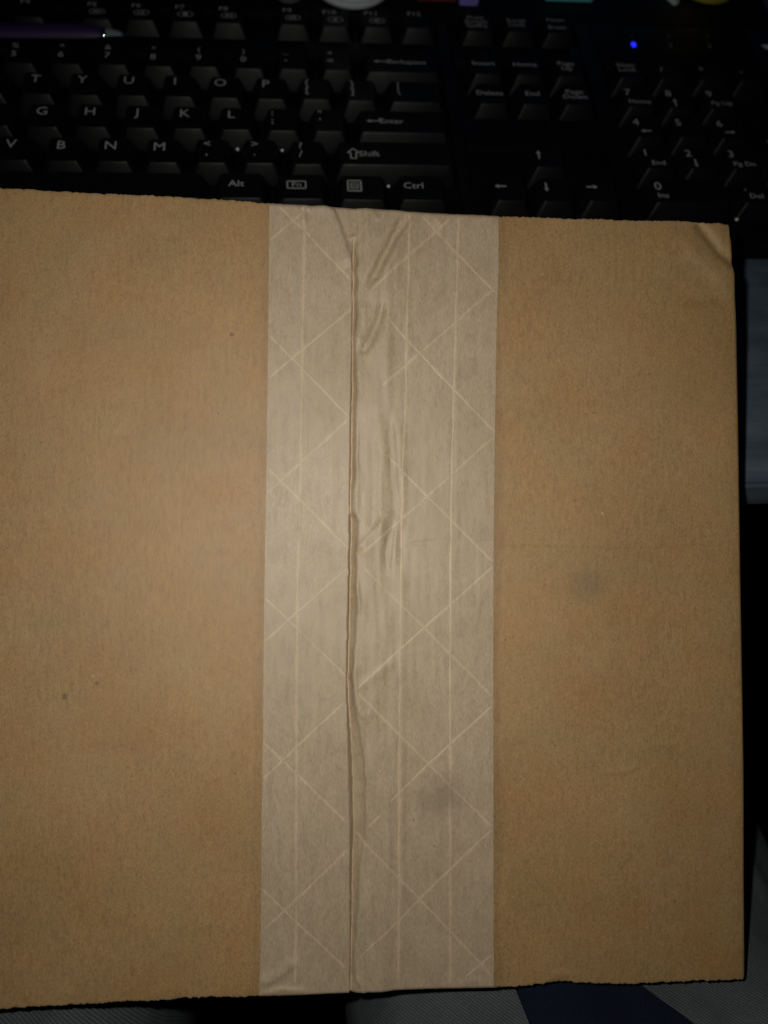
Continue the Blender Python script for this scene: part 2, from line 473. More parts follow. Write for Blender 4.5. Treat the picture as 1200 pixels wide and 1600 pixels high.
def edge_roll(px, py):
    dt = py - (yt(px) - 1.5); db = (yb(px) + 2.0) - py
    de = np.minimum(dt, db)
    return - .9 * np.clip(1 - de / 7.0, 0, 1.4) ** 2.2

def tape_h(px, py):
    return card_h(px, py) + .14 + tape_feat(px, py) + edge_roll(px, py)

nx, ny = 260, 860
tt = np.linspace(0, 1, ny); ss = np.linspace(0, 1, nx)
yy = np.repeat((322 + tt * 1230)[:, None], nx, 1)
xx = np.interp(yy[:, 0], TL[:, 0], TL[:, 1])[:, None] * (1 - ss) + np.interp(yy[:, 0], TR[:, 0], TR[:, 1])[:, None] * ss
top = yt(xx[0]) - 1.2 + .8 * vnoise(xx[0] / 12, xx[0] * 0, 61)
bot = yb(xx[-1]) + 1.6 + .6 * vnoise(xx[-1] / 15, xx[-1] * 0, 62)
yy = top[None, :] + tt[:, None] * (bot - top)[None, :]
# side edges of the tape are not knife straight
xx = xx + .35 * vnoise(yy / 6, yy * 0, 63) * (np.abs(ss - .5) > .499)
th = tape_h(xx, yy)
V = loc(xx, yy, th)
# ends wrap over the box edges and down the sides
def skirt(row, dz, out):
    r = row.copy(); r[:, 2] -= dz; r[:, 1] += out; return r
Vt = [skirt(V[0], .006, -.0002), skirt(V[0], .0009, .0002)]
Vb = [skirt(V[-1], .0009, -.0002), skirt(V[-1], .006, .0002)]
VV = np.concatenate([np.stack(Vt), V, np.stack(Vb)])
tape = link("tape", mesh_np("tape", VV[::-1].reshape(-1, 3), grid_faces(ny + 4, nx)), MAT_TAPE, box, 180)
tape["label"] = "wide pale paper tape with crossing threads, sagging into the seam"

def thread(pts, w=3.2, hgt=.13):
    pts = np.array(pts, float)
    seg = np.hypot(*np.diff(pts, axis=0).T); s = np.concatenate([[0], np.cumsum(seg)])
    n = max(8, int(s[-1] / 3.0))
    q = np.linspace(0, s[-1], n)
    x = np.interp(q, s, pts[:, 0]); y = np.interp(q, s, pts[:, 1])
    rs = random.randrange(1000)
    wob = .5 * vnoise(q / 30, q * 0 + rs, 71)
    tx = np.gradient(x); ty = np.gradient(y); L = np.hypot(tx, ty); nxx = -ty / L; nyy = tx / L
    ww = w * (.82 + .3 * vnoise(q / 22, q * 0 + rs, 72))
    prof = [(-1, -.06), (-.6, .5), (-.2, .95), (.2, .95), (.6, .5), (1, -.06)]
    cols = []
    fade = np.clip(np.minimum(q, s[-1] - q) / 6.0, .05, 1)
    fl = (.8 + .35 * vnoise(q / 45, q * 0 + rs, 73)) * fade
    for a, hh in prof:
        X = x + nxx * (ww * a * fade + wob); Y = y + nyy * (ww * a * fade + wob)
        X = np.clip(X, np.interp(Y, TL[:, 0], TL[:, 1]) + .3, np.interp(Y, TR[:, 0], TR[:, 1]) - .3)
        cols.append(loc(X, Y, tape_h(X, Y) + hgt * hh * fl + .012))
    V = np.stack(cols, 1)
    f = grid_faces(n, len(prof))
    o = link("reinforcing_thread", mesh_np("reinforcing_thread", V.reshape(-1, 3), f), MAT_THREAD, tape, 180)
    return o
VERT = [[(476, 322), (475, 420), (473, 500), (470, 700), (466, 900), (464, 1000), (463, 1250), (462, 1480), (461, 1538)],
        [(640, 336), (637, 500), (634, 640), (630, 720), (628, 800), (627, 900), (625, 1000), (624, 1250), (623, 1538)],
        [(717, 339), (715, 420), (711, 560), (707, 720), (705, 850), (704, 1000), (704, 1538)]]
DIAG = [[(421, 375), (472, 333)], [(436, 323), (480, 365), (549, 438)], [(421, 590), (470, 548), (549, 482)], [(420, 523), (470, 573), (546, 652)],
        [(546, 654), (480, 713), (417, 770)], [(417, 730), (480, 792), (544, 858)], [(543, 888), (470, 952), (412, 1005)], [(413, 934), (480, 998), (540, 1057)],
        [(540, 1096), (480, 1152), (411, 1217)], [(411, 1160), (470, 1216), (542, 1286)], [(545, 1326), (480, 1390), (408, 1457)], [(408, 1388), (480, 1457), (542, 1514)],
        [(704, 341), (650, 390), (578, 456)], [(660, 338), (715, 396), (777, 460)], [(777, 446), (700, 514), (596, 604)], [(609, 502), (690, 588), (773, 674)],
        [(772, 682), (690, 757), (562, 868)], [(602, 709), (690, 797), (770, 878)], [(771, 884), (680, 966), (558, 1076)], [(568, 887), (670, 988), (769, 1088)],
        [(771, 1102), (690, 1176), (609, 1253)], [(596, 1272), (572, 1294)], [(558, 1081), (660, 1184), (769, 1293)], [(769, 1296), (670, 1392), (562, 1496)],
        [(556, 1302), (660, 1410), (769, 1525)], [(771, 1490), (728, 1526)]]
for p in VERT: thread(p, 2.7, .075)
for p in DIAG: thread(p, 2.5, .06)

# ------------------------------------------------------------------ desk and floor
def wood_mat():
    m, nt, b = new_mat("grey_wood_laminate")
    g = noise(nt, 60, 5, .65, (.12, 1.6, 1))
    col = ramp(nt, g, [(.28, (.050, .070, .090)), (.5, (.080, .107, .134)), (.75, (.120, .152, .182))])
    s = noise(nt, 35, 4, .6)
    col = mix(nt, col, ramp(nt, s, [(.3, (.55, .6, .7)), (.7, (1.3, 1.28, 1.22))]), .8, 'MULTIPLY')
    nt.links.new(col, b.inputs["Base Color"])
    b.inputs["Roughness"].default_value = .48
    bump(nt, b, g, .15, .0004)
    return m
MAT_WOOD = wood_mat()
desk = empty("desk", (0, EDGE_Y, 0))
tag(desk, "grey-blue wood-grain desk under the black keyboard", "desk")
bm = bmesh.new(); add_box(bm, -.60, .60, .0022, .70, -.013, 0.0, .0006)
link("desktop", bm_mesh("desktop", bm), MAT_WOOD, desk, 40)
bm = bmesh.new(); add_box(bm, -.60, .60, 0.0, .0018, -.013, -.0003, .0005)
link("edge_band", bm_mesh("edge_band", bm), MAT_WOOD, desk, 40)
for x in (-.585, .565):
    bm = bmesh.new(); add_box(bm, x, x + .02, .03, .68, -.72, -.0132, .0006)
    link("leg_panel", bm_mesh("leg_panel", bm), MAT_WOOD, desk)
m, nt, b = new_mat("dark_floor")
nt.links.new(ramp(nt, noise(nt, 9, 4), [(.3, (.012, .010, .009)), (.7, (.022, .019, .017))]), b.inputs["Base Color"]); b.inputs["Roughness"].default_value = .8
fl_o = link("floor", mesh_np("floor", [(-2, -2, -.725), (2, -2, -.725), (2, 2, -.725), (-2, 2, -.725)], [(0, 1, 2, 3)]), m)
fl_o["kind"] = "structure"

# ------------------------------------------------------------------ keyboard
U = .01905
PITCH = math.radians(3.5)
KB0 = (0, 0, .021 + 4 * U * math.sin(PITCH))
def plastic(name, col, rough, bstr=.08):
    m, nt, b = new_mat(name)
    n = noise(nt, 300, 4, .7)
    nt.links.new(ramp(nt, n, [(.3, tuple(c * .75 for c in col)), (.62, col), (.8, tuple(c * 1.9 for c in col))]), b.inputs["Base Color"])
    nt.links.new(maprange(nt, noise(nt, 90, 4), .3, .7, rough - .08, rough + .1), b.inputs["Roughness"])
    b.inputs["Specular IOR Level"].default_value = .16
    bump(nt, b, noise(nt, 2600, 2), bstr, .0002)
    return m
MAT_KEY = plastic("black_key_plastic", (.0026, .0029, .0032), .46, .12)
MAT_CASE = plastic("black_case_plastic", (.0022, .0024, .0028), .46, .06)
MAT_PRINT = simple("pale_key_print", (.32, .325, .325), .55, .3)
MAT_DIM = simple("dim_case_print", (.10, .10, .105), .55, .3)
kb = empty("keyboard", KB0)
kb.rotation_euler = (PITCH, 0, 0)
tag(kb, "black full-size computer keyboard with pale printed legends behind the box", "keyboard")

XK0, XK1 = -.6 * U - 12 * U, 23.95 * U - 12 * U
YK0, YK1 = -.0895, .100
DECK = -.0088
# case: wedge under the keys, frame bars round the key blocks
def wedge():
    bm = bmesh.new()
    def zb(y): return (.0012 - KB0[2] - y * math.sin(PITCH)) / math.cos(PITCH)
    vs = [bm.verts.new((x, y, z)) for x in (XK0, XK1) for (y, z) in ((YK0, zb(YK0)), (YK1, zb(YK1)), (YK1, DECK), (YK0, DECK))]
    a, b_, c_, d, e, f, g, h = vs
    for q in ((a, b_, c_, d), (h, g, f, e), (a, e, f, b_), (b_, f, g, c_), (c_, g, h, d), (d, h, e, a)): bm.faces.new(q)
    bmesh.ops.recalc_face_normals(bm, faces=bm.faces)
    bmesh.ops.bevel(bm, geom=list(bm.edges), offset=.0012, segments=2, affect='EDGES')
    return bm_mesh("case", bm)
link("case", wedge(), MAT_CASE, kb, 40)
XN0, XN1, XP0 = 15.26 * U - 12 * U, 18.51 * U - 12 * U, 19.01 * U - 12 * U
gm = .0008
bars = [(XK0 + gm, XK1 - gm, YK0 + gm, -.0808), (XK0 + gm, XK1 - gm, .0462, YK1 - gm), (XK0 + gm, -12 * U - .0012, -.0805, .0459), (11.03 * U + .0008, XK1 - gm, -.0805, .0459),
        (3.02 * U, 3.24 * U + .0010, -.0805, .0459), (6.55 * U, 6.98 * U, -.0805, .0459), (6.983 * U, 11.02 * U, .0175, .0458),
        (3.31 * U, 6.53 * U, -2.155 * U, -1.16 * U), (-12 * U - .001, 3.015 * U, .0155, .0268), (3.31 * U, 6.53 * U, .0155, .0268)]
for q in bars:
    bm = bmesh.new(); add_box(bm, q[0], q[1], q[2], q[3], DECK + .0002, DECK + .0040, .0008)
    link("frame_bar", bm_mesh("frame_bar", bm), MAT_CASE, kb, 40)

# keycap shapes
def rrect(w0, w1, y0, y1, r, z, n=3):
    pts = []
    for (cx, cy, a0) in ((w1 - r, y1 - r, 0), (w0 + r, y1 - r, 90), (w0 + r, y0 + r, 180), (w1 - r, y0 + r, 270)):
        for k in range(n + 1):
            a = math.radians(a0 + 90 * k / n); pts.append(Vector((cx + r * math.cos(a), cy + r * math.sin(a), z)))
    return pts
_caps = {}
def cap_mesh(w, d=1.0):
    key = (round(w, 3), round(d, 3))
    if key in _caps: return _caps[key]
    bm = bmesh.new()
    bw = w * U / 2 - .0006; tw = w * U / 2 - .0036
    ex = (d - 1) * U
    rings = [rrect(-bw, bw, -.0030, .0153 + ex, .0010, -.0082), rrect(-tw - .0002, tw + .0002, -.0003, .0135 + ex, .0013, -.0006),
             rrect(-tw + .0002, tw - .0002, 0.0002, .0131 + ex, .0012, 0.0), rrect(-tw + .0022, tw - .0022, .0020, .0113 + ex, .0012, -.00025)]
    R_ = [[bm.verts.new(p) for p in r] for r in rings]
    for a, b_ in zip(R_, R_[1:]):
        n = len(a)
        for k in range(n): bm.faces.new((a[k], a[(k + 1) % n], b_[(k + 1) % n], b_[k]))
    bm.faces.new(R_[-1]); bm.faces.new(list(reversed(R_[0])))
    bmesh.ops.recalc_face_normals(bm, faces=bm.faces)
    me = bm_mesh("keycap", bm)
    me.materials.append(MAT_KEY)
    for p in me.polygons: p.use_smooth = True
    me.set_sharp_from_angle(angle=math.radians(32))
    _caps[key] = me
    return me

# flat print: letters and small drawn marks
_txt = {}
def text_mesh(s, size, sx=1.0):
    k = (s, round(size, 5), sx)
    if k in _txt: return _txt[k]
    cu = bpy.data.curves.new("print", 'FONT'); cu.body = s; cu.size = size; cu.resolution_u = 2
    cu.align_x = 'CENTER'; cu.align_y = 'CENTER'; cu.space_line = .82
    o = bpy.data.objects.new("print", cu); COL.objects.link(o)
    dg = bpy.context.evaluated_depsgraph_get()
    me = bpy.data.meshes.new_from_object(o.evaluated_get(dg))
    bpy.data.objects.remove(o); bpy.data.curves.remove(cu)
    if sx != 1.0:
        for w in me.vertices: w.co.x *= sx
    me.name = "legend"; me.materials.clear(); me.materials.append(MAT_PRINT)
    _txt[k] = me
    return me
def stroke(bm, pts, w, closed=False):
    n = len(pts)
    for i in range(n if closed else n - 1):
        a = Vector(pts[i]); b_ = Vector(pts[(i + 1) % n]); d = (b_ - a); L = d.length
        if L < 1e-9: continue
        d /= L; q = Vector((-d.y, d.x)) * w / 2; e = d * w * .45
        vs = [bm.verts.new((*(p), 0)) for p in (a - e - q, b_ + e - q, b_ + e + q, a - e + q)]
        bm.faces.new(vs)
_ic = {}
def icon_mesh(kind):
    if kind in _ic: return _ic[kind]
    bm = bmesh.new(); mm = .001
    S = lambda pts, w=.36, cl=False: stroke(bm, [(x * mm, y * mm) for x, y in pts], w * mm, cl)
    def poly(pts): bm.faces.new([bm.verts.new((x * mm, y * mm, 0)) for x, y in pts])
    def pill(w, h):
        pts = []
        for sx, a0 in ((1, -90), (-1, 90)):
            for k in range(7):
                a = math.radians(a0 + 180 * k / 6); pts.append((sx * (w / 2 - h / 2) + h / 2 * math.cos(a), h / 2 * math.sin(a)))
        S(pts, .34, True)
    if kind in ('left', 'right', 'up', 'down'):
        r = {'left': 180, 'right': 0, 'up': 90, 'down': 270}[kind]; ca, sa = math.cos(math.radians(r)), math.sin(math.radians(r))
        rot = lambda pts: [(x * ca - y * sa, x * sa + y * ca) for x, y in pts]
        S(rot([(-2.1, 0), (1.0, 0)]), .62); poly(rot([(.6, -1.0), (2.4, 0), (.6, 1.0)]))
    elif kind == 'longleft': S([(-1.2, 0), (3.2, 0)], .5); poly([(-1.0, .9), (-3.0, 0), (-1.0, -.9)])
    elif kind == 'return': S([(-1.2, 0), (2.6, 0), (2.6, 1.4)], .5); poly([(-1.0, .9), (-3.0, 0), (-1.0, -.9)])
    elif kind == 'shift': S([(0, 3.0), (2.3, .6), (1.1, .6), (1.1, -2.6), (-1.1, -2.6), (-1.1, .6), (-2.3, .6)], .55, True)
    elif kind == 'menu':
        S([(-2.6, -2.8), (2.6, -2.8), (2.6, 2.8), (-2.6, 2.8)], .6, True)
        S([(-1.5, 1.5), (1.5, 1.5), (1.5, -1.5), (-1.5, -1.5)], .4, True); S([(-1.0, .4), (1.0, .4)], .4); S([(-1.0, -.6), (1.0, -.6)], .4)
    elif kind == 'fnbox': S([(-3.6, -1.9), (3.6, -1.9), (3.6, 1.9), (-3.6, 1.9)], .5, True)
    elif kind.startswith('pill'):
        pill(6.6, 3.0); k = kind[4:]
        if k == '5': S([(-1.6, 0), (1.6, 0)], .6); S([(-.5, -.5), (-.5, .5)], .5)
        if k == '6': poly([(-1.7, -.8), (-.3, 0), (-1.7, .8)]); S([(.6, -.7), (.6, .7)], .6)
        if k == '7': poly([(-.9, -.9), (.9, -.9), (.9, .9), (-.9, .9)])
        if k == '8': poly([(-1.9, 0), (-.3, .9), (-.3, -.9)]); poly([(0, 0), (1.6, .9), (1.6, -.9)])
        if k == '9': poly([(-1.6, -.9), (0, 0), (-1.6, .9)]); poly([(.1, -.9), (1.7, 0), (.1, .9)])
        if k == '10': poly([(-1.0, -.45), (-.2, -.45), (.6, -1.0), (.6, 1.0), (-.2, .45), (-1.0, .45)])
        if k == '11': poly([(-1.4, -.45), (-.6, -.45), (.2, -1.0), (.2, 1.0), (-.6, .45), (-1.4, .45)]); S([(.9, -.6), (1.2, 0), (.9, .6)], .35)
    me = bm_mesh("legend", bm); me.materials.append(MAT_PRINT)
    _ic[kind] = me
    return me

ROWY = {'F': 1.591 * U, 0: 0.0, 1: -U, 2: -2 * U, 3: -3 * U, 4: -4 * U}
ROFF = {'F': .029, 0: .015, 1: 0, 2: .002, 3: .0146, 4: -.247}
def keycap(xc, row, w=1.0, legends=(), d=1.0, block=None):
    off = {'nav': .2627, 'pad': .5115}.get(block, ROFF[row])
    o = link("keycap", cap_mesh(w, d), None, kb)
    x = (xc + off - 12) * U
    o.location = (x, ROWY[row] - (d - 1) * U + random.uniform(-.0001, .0001), random.uniform(-.00025, .0001))
    o.rotation_euler = (math.radians(random.uniform(-.5, .5)), math.radians(random.uniform(-.4, .4)), math.radians(random.uniform(-.35, .35)))
    for L in legends:
        kind, dx, dy = L[0], L[1], L[2]
        me = text_mesh(L[3], L[4] * .001, L[5] if len(L) > 5 else 1.0) if kind == 't' else icon_mesh(kind)
        lo = link("legend", me, None, o)
        lo.location = (dx * .001, dy * .001, .00012)
    return o
def T1(ch): return [('t', -1.3, 9.3, ch, 6.6, 1.05)]
def T2(a, b_, dx=-2.4): return [('t', dx, 11.2, a, 4.2, 1.1), ('t', dx, 6.0, b_, 5.0, 1.1)]
def TP(a, b_, dx=-3.2): return [('t', dx, 10.6, a, 5.0, 1.1), ('t', dx, 5.9, b_, 5.0, 1.1)]
# function row
keycap(.5, 'F')
for i in range(3): keycap(2.5 + i, 'F')
keycap(5.5, 'F', 1, [('t', -2.2, 10.2, 'F4', 4.0, 1.1)])
for i, n in enumerate((5, 6, 7, 8)): keycap(7.0 + i, 'F', 1, [('t', -2.4, 10.0, 'F%d' % n, 4.0, 1.1), ('pill%d' % n, .2, 5.2)])
for i, n in enumerate((9, 10, 11)): keycap(11.5 + i, 'F', 1, [('t', -2.4, 10.0, 'F%d' % n, 4.0, 1.1), ('pill%d' % n, 0.2, 5.0)])
keycap(14.5, 'F', 1, [('t', -1.6, 10.0, 'F12', 4.0, 1.1)])
# number row
for i in range(5): keycap(.5 + i, 0)
for i, (a, b_) in enumerate((('%', '5'), ('^', '6'), ('&', '7'), ('*', '8'), ('(', '9'), (')', '0'))): keycap(5.5 + i, 0, 1, T2(a, b_))
keycap(11.5, 0, 1, T2('_', '-', -3.2)); keycap(12.5, 0, 1, T2('+', '=', -3.0))
keycap(14.0, 0, 2, [('longleft', -9.5, 7.0), ('t', 2.2, 7.0, 'Backspace', 3.7, 1.15)])
# letters
keycap(.75, 1, 1.5)
for i in range(4): keycap(2 + i, 1)
for i, ch in enumerate('TYUIOP'): keycap(6 + i, 1, 1, [('t', -1.0 - .25 * i, 9.3, ch, 6.4, 1.05)])
keycap(12, 1, 1, TP('{', '[', -3.8)); keycap(13, 1, 1, TP('}', ']', -3.4)); keycap(14.25, 1, 1.5, TP('|', '\\', -7.4))
keycap(.875, 2, 1.75)
for i in range(4): keycap(2.25 + i, 2)
for i, ch in enumerate('GHJKL'): keycap(6.25 + i, 2, 1, [('t', -.9 - .3 * i, 9.0, ch, 6.4, 1.05)])
keycap(11.25, 2, 1, TP(':', ';', -4.2)); keycap(12.25, 2, 1, TP('"', "'", -3.6))
keycap(13.875, 2, 2.25, [('return', -12.4, 6.8), ('t', -4.8, 6.8, 'Enter', 4.0, 1.15)])
keycap(1.125, 3, 2.25)
for i in range(3): keycap(2.75 + i, 3)
for i, ch in enumerate('VBNM'): keycap(5.75 + i, 3, 1, [('t', -1.1 - .15 * i, 8.8, ch, 6.4, 1.05)])
keycap(9.75, 3, 1, TP('<', ',', -2.0)); keycap(10.75, 3, 1, TP('>', '.', -2.2)); keycap(11.75, 3, 1, TP('?', '/', -2.8))
keycap(13.625, 3, 2.75, [('shift', -17.2, 6.2), ('t', -10.8, 6.2, 'Shift', 4.4, 1.1)])
# bottom row
for i in range(3): keycap(.87 + 1.25 * i, 4, 1.25)
keycap(7.125, 4, 5.75)
keycap(10.625, 4, 1.25, [('t', -1.8, 7.6, 'Alt', 4.6, 1.1)])
keycap(11.875, 4, 1.25, [('fnbox', -2.2, 7.6), ('t', -2.2, 7.6, 'Fn', 3.6, 1.2)])
keycap(13.125, 4, 1.25, [('menu', -3.2, 7.6)])
keycap(14.375, 4, 1.25, [('t', -3.4, 7.6, 'Ctrl', 4.6, 1.1)])
# navigation block
for i, s in enumerate(('Print\nScreen\nSysRq', 'Scroll\nLock', 'Pause\n\nBreak')):
    keycap(15.75 + i, 'F', 1, [('t', -1.2, 6.6, s, 3.5 if i != 2 else 3.3, 1.15)], block='nav')
for i, s in enumerate(('Insert', 'Home', 'Page\nUp')): keycap(15.75 + i, 0, 1, [('t', -1.5, 7.0, s, 3.9, 1.15)], block='nav')
for i, s in enumerate(('Delete', 'End', 'Page\nDown')): keycap(15.75 + i, 1, 1, [('t', -1.0, 6.8, s, 3.9, 1.15)], block='nav')
keycap(16.75, 3, 1, [('up', -4.2, 7.2)], block='nav')
for i, s in enumerate(('left', 'down', 'right')): keycap(15.75 + i, 4, 1, [(s, -3.8, 8.0)], block='nav')
# number pad
keycap(19, 0, 1, [('t', -2.0, 7.0, 'Num\nLock', 3.7, 1.15)], block='pad')
for i, s in enumerate('/*-'): keycap(20 + i, 0, 1, [('t', -4.6, 6.4, s, 5.0, 1.1)], block='pad')
for r, tri in ((1, (('7', 'Home'), ('8', 'up'), ('9', 'Pg Up'))), (2, (('4', 'left'), ('5', None), ('6', 'right'))), (3, (('1', 'End'), ('2', 'down'), ('3', 'Pg Dn')))):
    for i, (a, b_) in enumerate(tri):
        lg = [('t', -5.2, 9.2, a, 5.6, 1.1)]
        if b_ in ('up', 'down'): lg.append((b_, -3.2, 3.6))
        elif b_ in ('left', 'right'): lg.append((b_, -1.6, 4.0))
        elif b_: lg.append(('t', -.6, 3.4, b_, 3.6, 1.15))
        keycap(19 + i, r, 1, lg, block='pad')
keycap(19.5, 4, 2, [('t', -13.4, 9.0, '0', 6.2, 1.1), ('t', -12.2, 3.9, 'Ins', 3.8, 1.15)], block='pad')
keycap(21, 4, 1, [('t', -4.6, 9.0, '.', 6.2, 1.1), ('t', -.6, 3.9, 'Del', 3.8, 1.15)], block='pad')
keycap(22, 2, 1, [('t', -4.4, 17.0, '+', 5.0, 1.1)], d=2, block='pad')
keycap(22, 4, 1, [], d=2, block='pad')
# indicator lights on the panel above the number pad
def on_case(px, py, zl):
    """case-local point on the local plane z = zl"""
    n = np.array([0, -math.sin(PITCH), math.cos(PITCH)]); p0 = np.array(KB0) + n * zl
    d = (px - 600) / 1200 * RIGHT + (800 - py) / 1200 * UP - BACK
    s = (p0 - CAM).dot(n) / d.dot(n); w = CAM + d * s - np.array(KB0)
    return Vector((w[0], w[1] * math.cos(PITCH) + w[2] * math.sin(PITCH), zl))
m, nt, b = new_mat("blue_led"); b.inputs["Base Color"].default_value = (.01, .01, .3, 1)
b.inputs["Emission Color"].default_value = (.015, .02, 1, 1); b.inputs["Emission Strength"].default_value = 1.6
MAT_LED = m
MAT_LEDOFF = simple("unlit_led", (.03, .03, .035), .25)
ZF = DECK + .0040
for i, (px, py) in enumerate(((990, 70), (1048, 70), (1109, 71))):
    bm = bmesh.new(); p = on_case(px, py, ZF)
    lathe(bm, [(.0013, -.0005), (.0013, .0002), (.0009, .0005), (.00001, .0006)], 14, Matrix.Translation(p) @ Matrix.Diagonal((.9, 1.35, 1, 1)))
    link("indicator_light", bm_mesh("indicator_light", bm), MAT_LED if i == 0 else MAT_LEDOFF, kb, 60)
    me = text_mesh(('1', 'A', 'S')[i], .0034).copy(); me.materials.clear(); me.materials.append(MAT_DIM)
    lo = link("legend", me, None, kb); lo.location = on_case(px - 3, py - 14, ZF + .0001)
bm = bmesh.new(); p = on_case(1197, 73, ZF + .0001)
bm.faces.new([bm.verts.new((p.x + a * .001, p.y + c_ * .001, p.z)) for a, c_ in ((-2.2, 1.2), (1.6, 1.6), (2.2, -.4), (-.2, -2.2))])
link("printed_mark", bm_mesh("printed_mark", bm), simple("pale_blue_print", (.42, .55, .66), .4), kb)  # small flat pale blue patch on the case

# ------------------------------------------------------------------ person: lap in twill trousers
def twill_mat(name, c0, c1, period, strength):
    m, nt, b = new_mat(name)
    tc = N(nt, "ShaderNodeTexCoord"); mp = N(nt, "ShaderNodeMapping"); mp.inputs["Rotation"].default_value = (0, 0, math.radians(-52))
    nt.links.new(tc.outputs["Object"], mp.inputs["Vector"])
    w = N(nt, "ShaderNodeTexWave"); w.inputs["Scale"].default_value = .314 / period; w.inputs["Distortion"].default_value = 1.2
    w.inputs["Detail"].default_value = 2; w.inputs["Detail Scale"].default_value = 1.5
    nt.links.new(mp.outputs[0], w.inputs["Vector"])
    col = ramp(nt, w.outputs["Fac"], [(.15, c0), (.85, c1)])
    col = mix(nt, col, ramp(nt, noise(nt, 45, 5, .65), [(.3, (.72, .72, .74)), (.7, (1.15, 1.15, 1.13))]), .8, 'MULTIPLY')
    col = mix(nt, col, ramp(nt, noise(nt, 1400, 2), [(.3, (.7, .7, .7)), (.7, (1.25, 1.25, 1.25))]), .5, 'MULTIPLY')
    nt.links.new(col, b.inputs["Base Color"]); b.inputs["Roughness"].default_value = .9; b.inputs["Specular IOR Level"].default_value = .15
    bump(nt, b, w.outputs["Fac"], strength, .0003)
    return m
MAT_TWILL = twill_mat("grey_blue_twill", (.060, .067, .072), (.098, .108, .115), .00085, .45)
MAT_NAVY = twill_mat("navy_cloth", (.0042, .0060, .0150), (.0078, .0110, .027), .00085, .35)

person = empty("person", (0.0, -.42, -.725))
tag(person, "seated person's lap in grey-blue twill trousers under the box", "person")
def tube(bm, path, seg=28):
    rings = []
    for (c_, rx, rz, tilt) in path:
        c_ = Vector(c_); ring = []
        for k in range(seg):
            a = 2 * math.pi * k / seg
            ca, sa = math.cos(a), math.sin(a)
            x = rx * math.copysign(abs(ca) ** .6, ca); z = rz * math.copysign(abs(sa) ** .6, sa)
            ring.append(bm.verts.new(c_ + Vector((x, -z * math.sin(tilt), z * math.cos(tilt)))))
        rings.append(ring)
    for a, b_ in zip(rings, rings[1:]):
        for k in range(seg): bm.faces.new((a[k], a[(k + 1) % seg], b_[(k + 1) % seg], b_[k]))
    bm.faces.new(list(reversed(rings[0]))); bm.faces.new(rings[-1])
bm = bmesh.new()
R90 = math.pi / 2
tube(bm, [((0.0900, -0.620, -0.1230), 0.0810, 0.0750, 0), ((0.0900, -0.500, -0.1220), 0.0810, 0.0760, 0), ((0.0900, -0.420, -0.1210), 0.0810, 0.0760, 0), ((0.0900, -0.385, -0.1190), 0.0810, 0.0760, 0), ((0.0900, -0.360, -0.1210), 0.0890, 0.0740, 0), ((0.0900, -0.335, -0.1340), 0.0890, 0.0700, 0), ((0.0820, -0.300, -0.1480), 0.0990, 0.0660, 0), ((0.0820, -0.260, -0.1560), 0.0990, 0.0640, 0), ((0.0780, -0.160, -0.1630), 0.0680, 0.0600, 0), ((0.078, -.07, -.175), .066, .060, .3), ((0.078, -.03, -.20), .060, .058, .8), ((0.078, -.02, -.26), .056, .056, R90), ((0.078, -.03, -.45), .052, .055, R90), ((0.078, -.04, -.70), .048, .05, R90)])
tube(bm, [((-0.1250, -0.620, -0.1230), 0.0800, 0.0750, 0), ((-0.1288, -0.500, -0.1220), 0.0800, 0.0760, 0), ((-0.1325, -0.420, -0.1210), 0.0800, 0.0760, 0), ((-0.1363, -0.385, -0.1190), 0.0800, 0.0760, 0), ((-0.1400, -0.360, -0.1210), 0.0800, 0.0740, 0), ((-0.1437, -0.335, -0.1340), 0.0800, 0.0700, 0), ((-0.1475, -0.300, -0.1480), 0.0800, 0.0660, 0), ((-0.1512, -0.260, -0.1560), 0.0650, 0.0640, 0), ((-0.1550, -0.160, -0.1630), 0.0650, 0.0600, 0), ((-0.155, -.07, -.175), .066, .060, .3), ((-0.155, -.03, -.20), .060, .058, .8), ((-0.155, -.02, -.26), .056, .056, R90), ((-0.155, -.03, -.45), .052, .055, R90), ((-0.155, -.04, -.70), .048, .05, R90)])
tube(bm, [((-.02, -.74, -.13), .14, .09, 0), ((-.02, -.64, -.14), .17, .10, 0), ((-.02, -.52, -.155), .15, .075, 0), ((-.02, -.46, -.17), .10, .05, 0)])
bmesh.ops.recalc_face_normals(bm, faces=bm.faces)
tmp = link("trousers_base", bm_mesh("trousers_base", bm))
md = tmp.modifiers.new("r", 'REMESH'); md.mode = 'VOXEL'; md.voxel_size = .0035; md.use_smooth_shade = True
ms = tmp.modifiers.new("s", 'SMOOTH'); ms.iterations = 6
me = bpy.data.meshes.new_from_object(tmp.evaluated_get(bpy.context.evaluated_depsgraph_get()))
bpy.data.objects.remove(tmp)
n = len(me.vertices); co = np.zeros(n * 3, np.float32); me.vertices.foreach_get("co", co); co = co.reshape(-1, 3).astype(float)
no = np.zeros(n * 3, np.float32); me.vertices.foreach_get("normal", no); no = no.reshape(-1, 3)
fold = .0020 * vnoise(co[:, 0] / .022 + .35 * co[:, 1] / .03, co[:, 1] / .07 + co[:, 2] / .05, 201) + .0012 * vnoise(co[:, 0] / .011, co[:, 1] / .035 + co[:, 2] / .03, 202)
co += no * fold[:, None]
co -= np.array(person.location)[None, :]
me.vertices.foreach_set("co", co.astype(np.float32).ravel()); me.update()
me.materials.clear(); me.name = "trousers"
tro = link("trousers", me, MAT_TWILL, person, 180)
bvh = BVHTree.FromPolygons([Vector(q) + person.location for q in co], [tuple(p.vertices) for p in me.polygons])
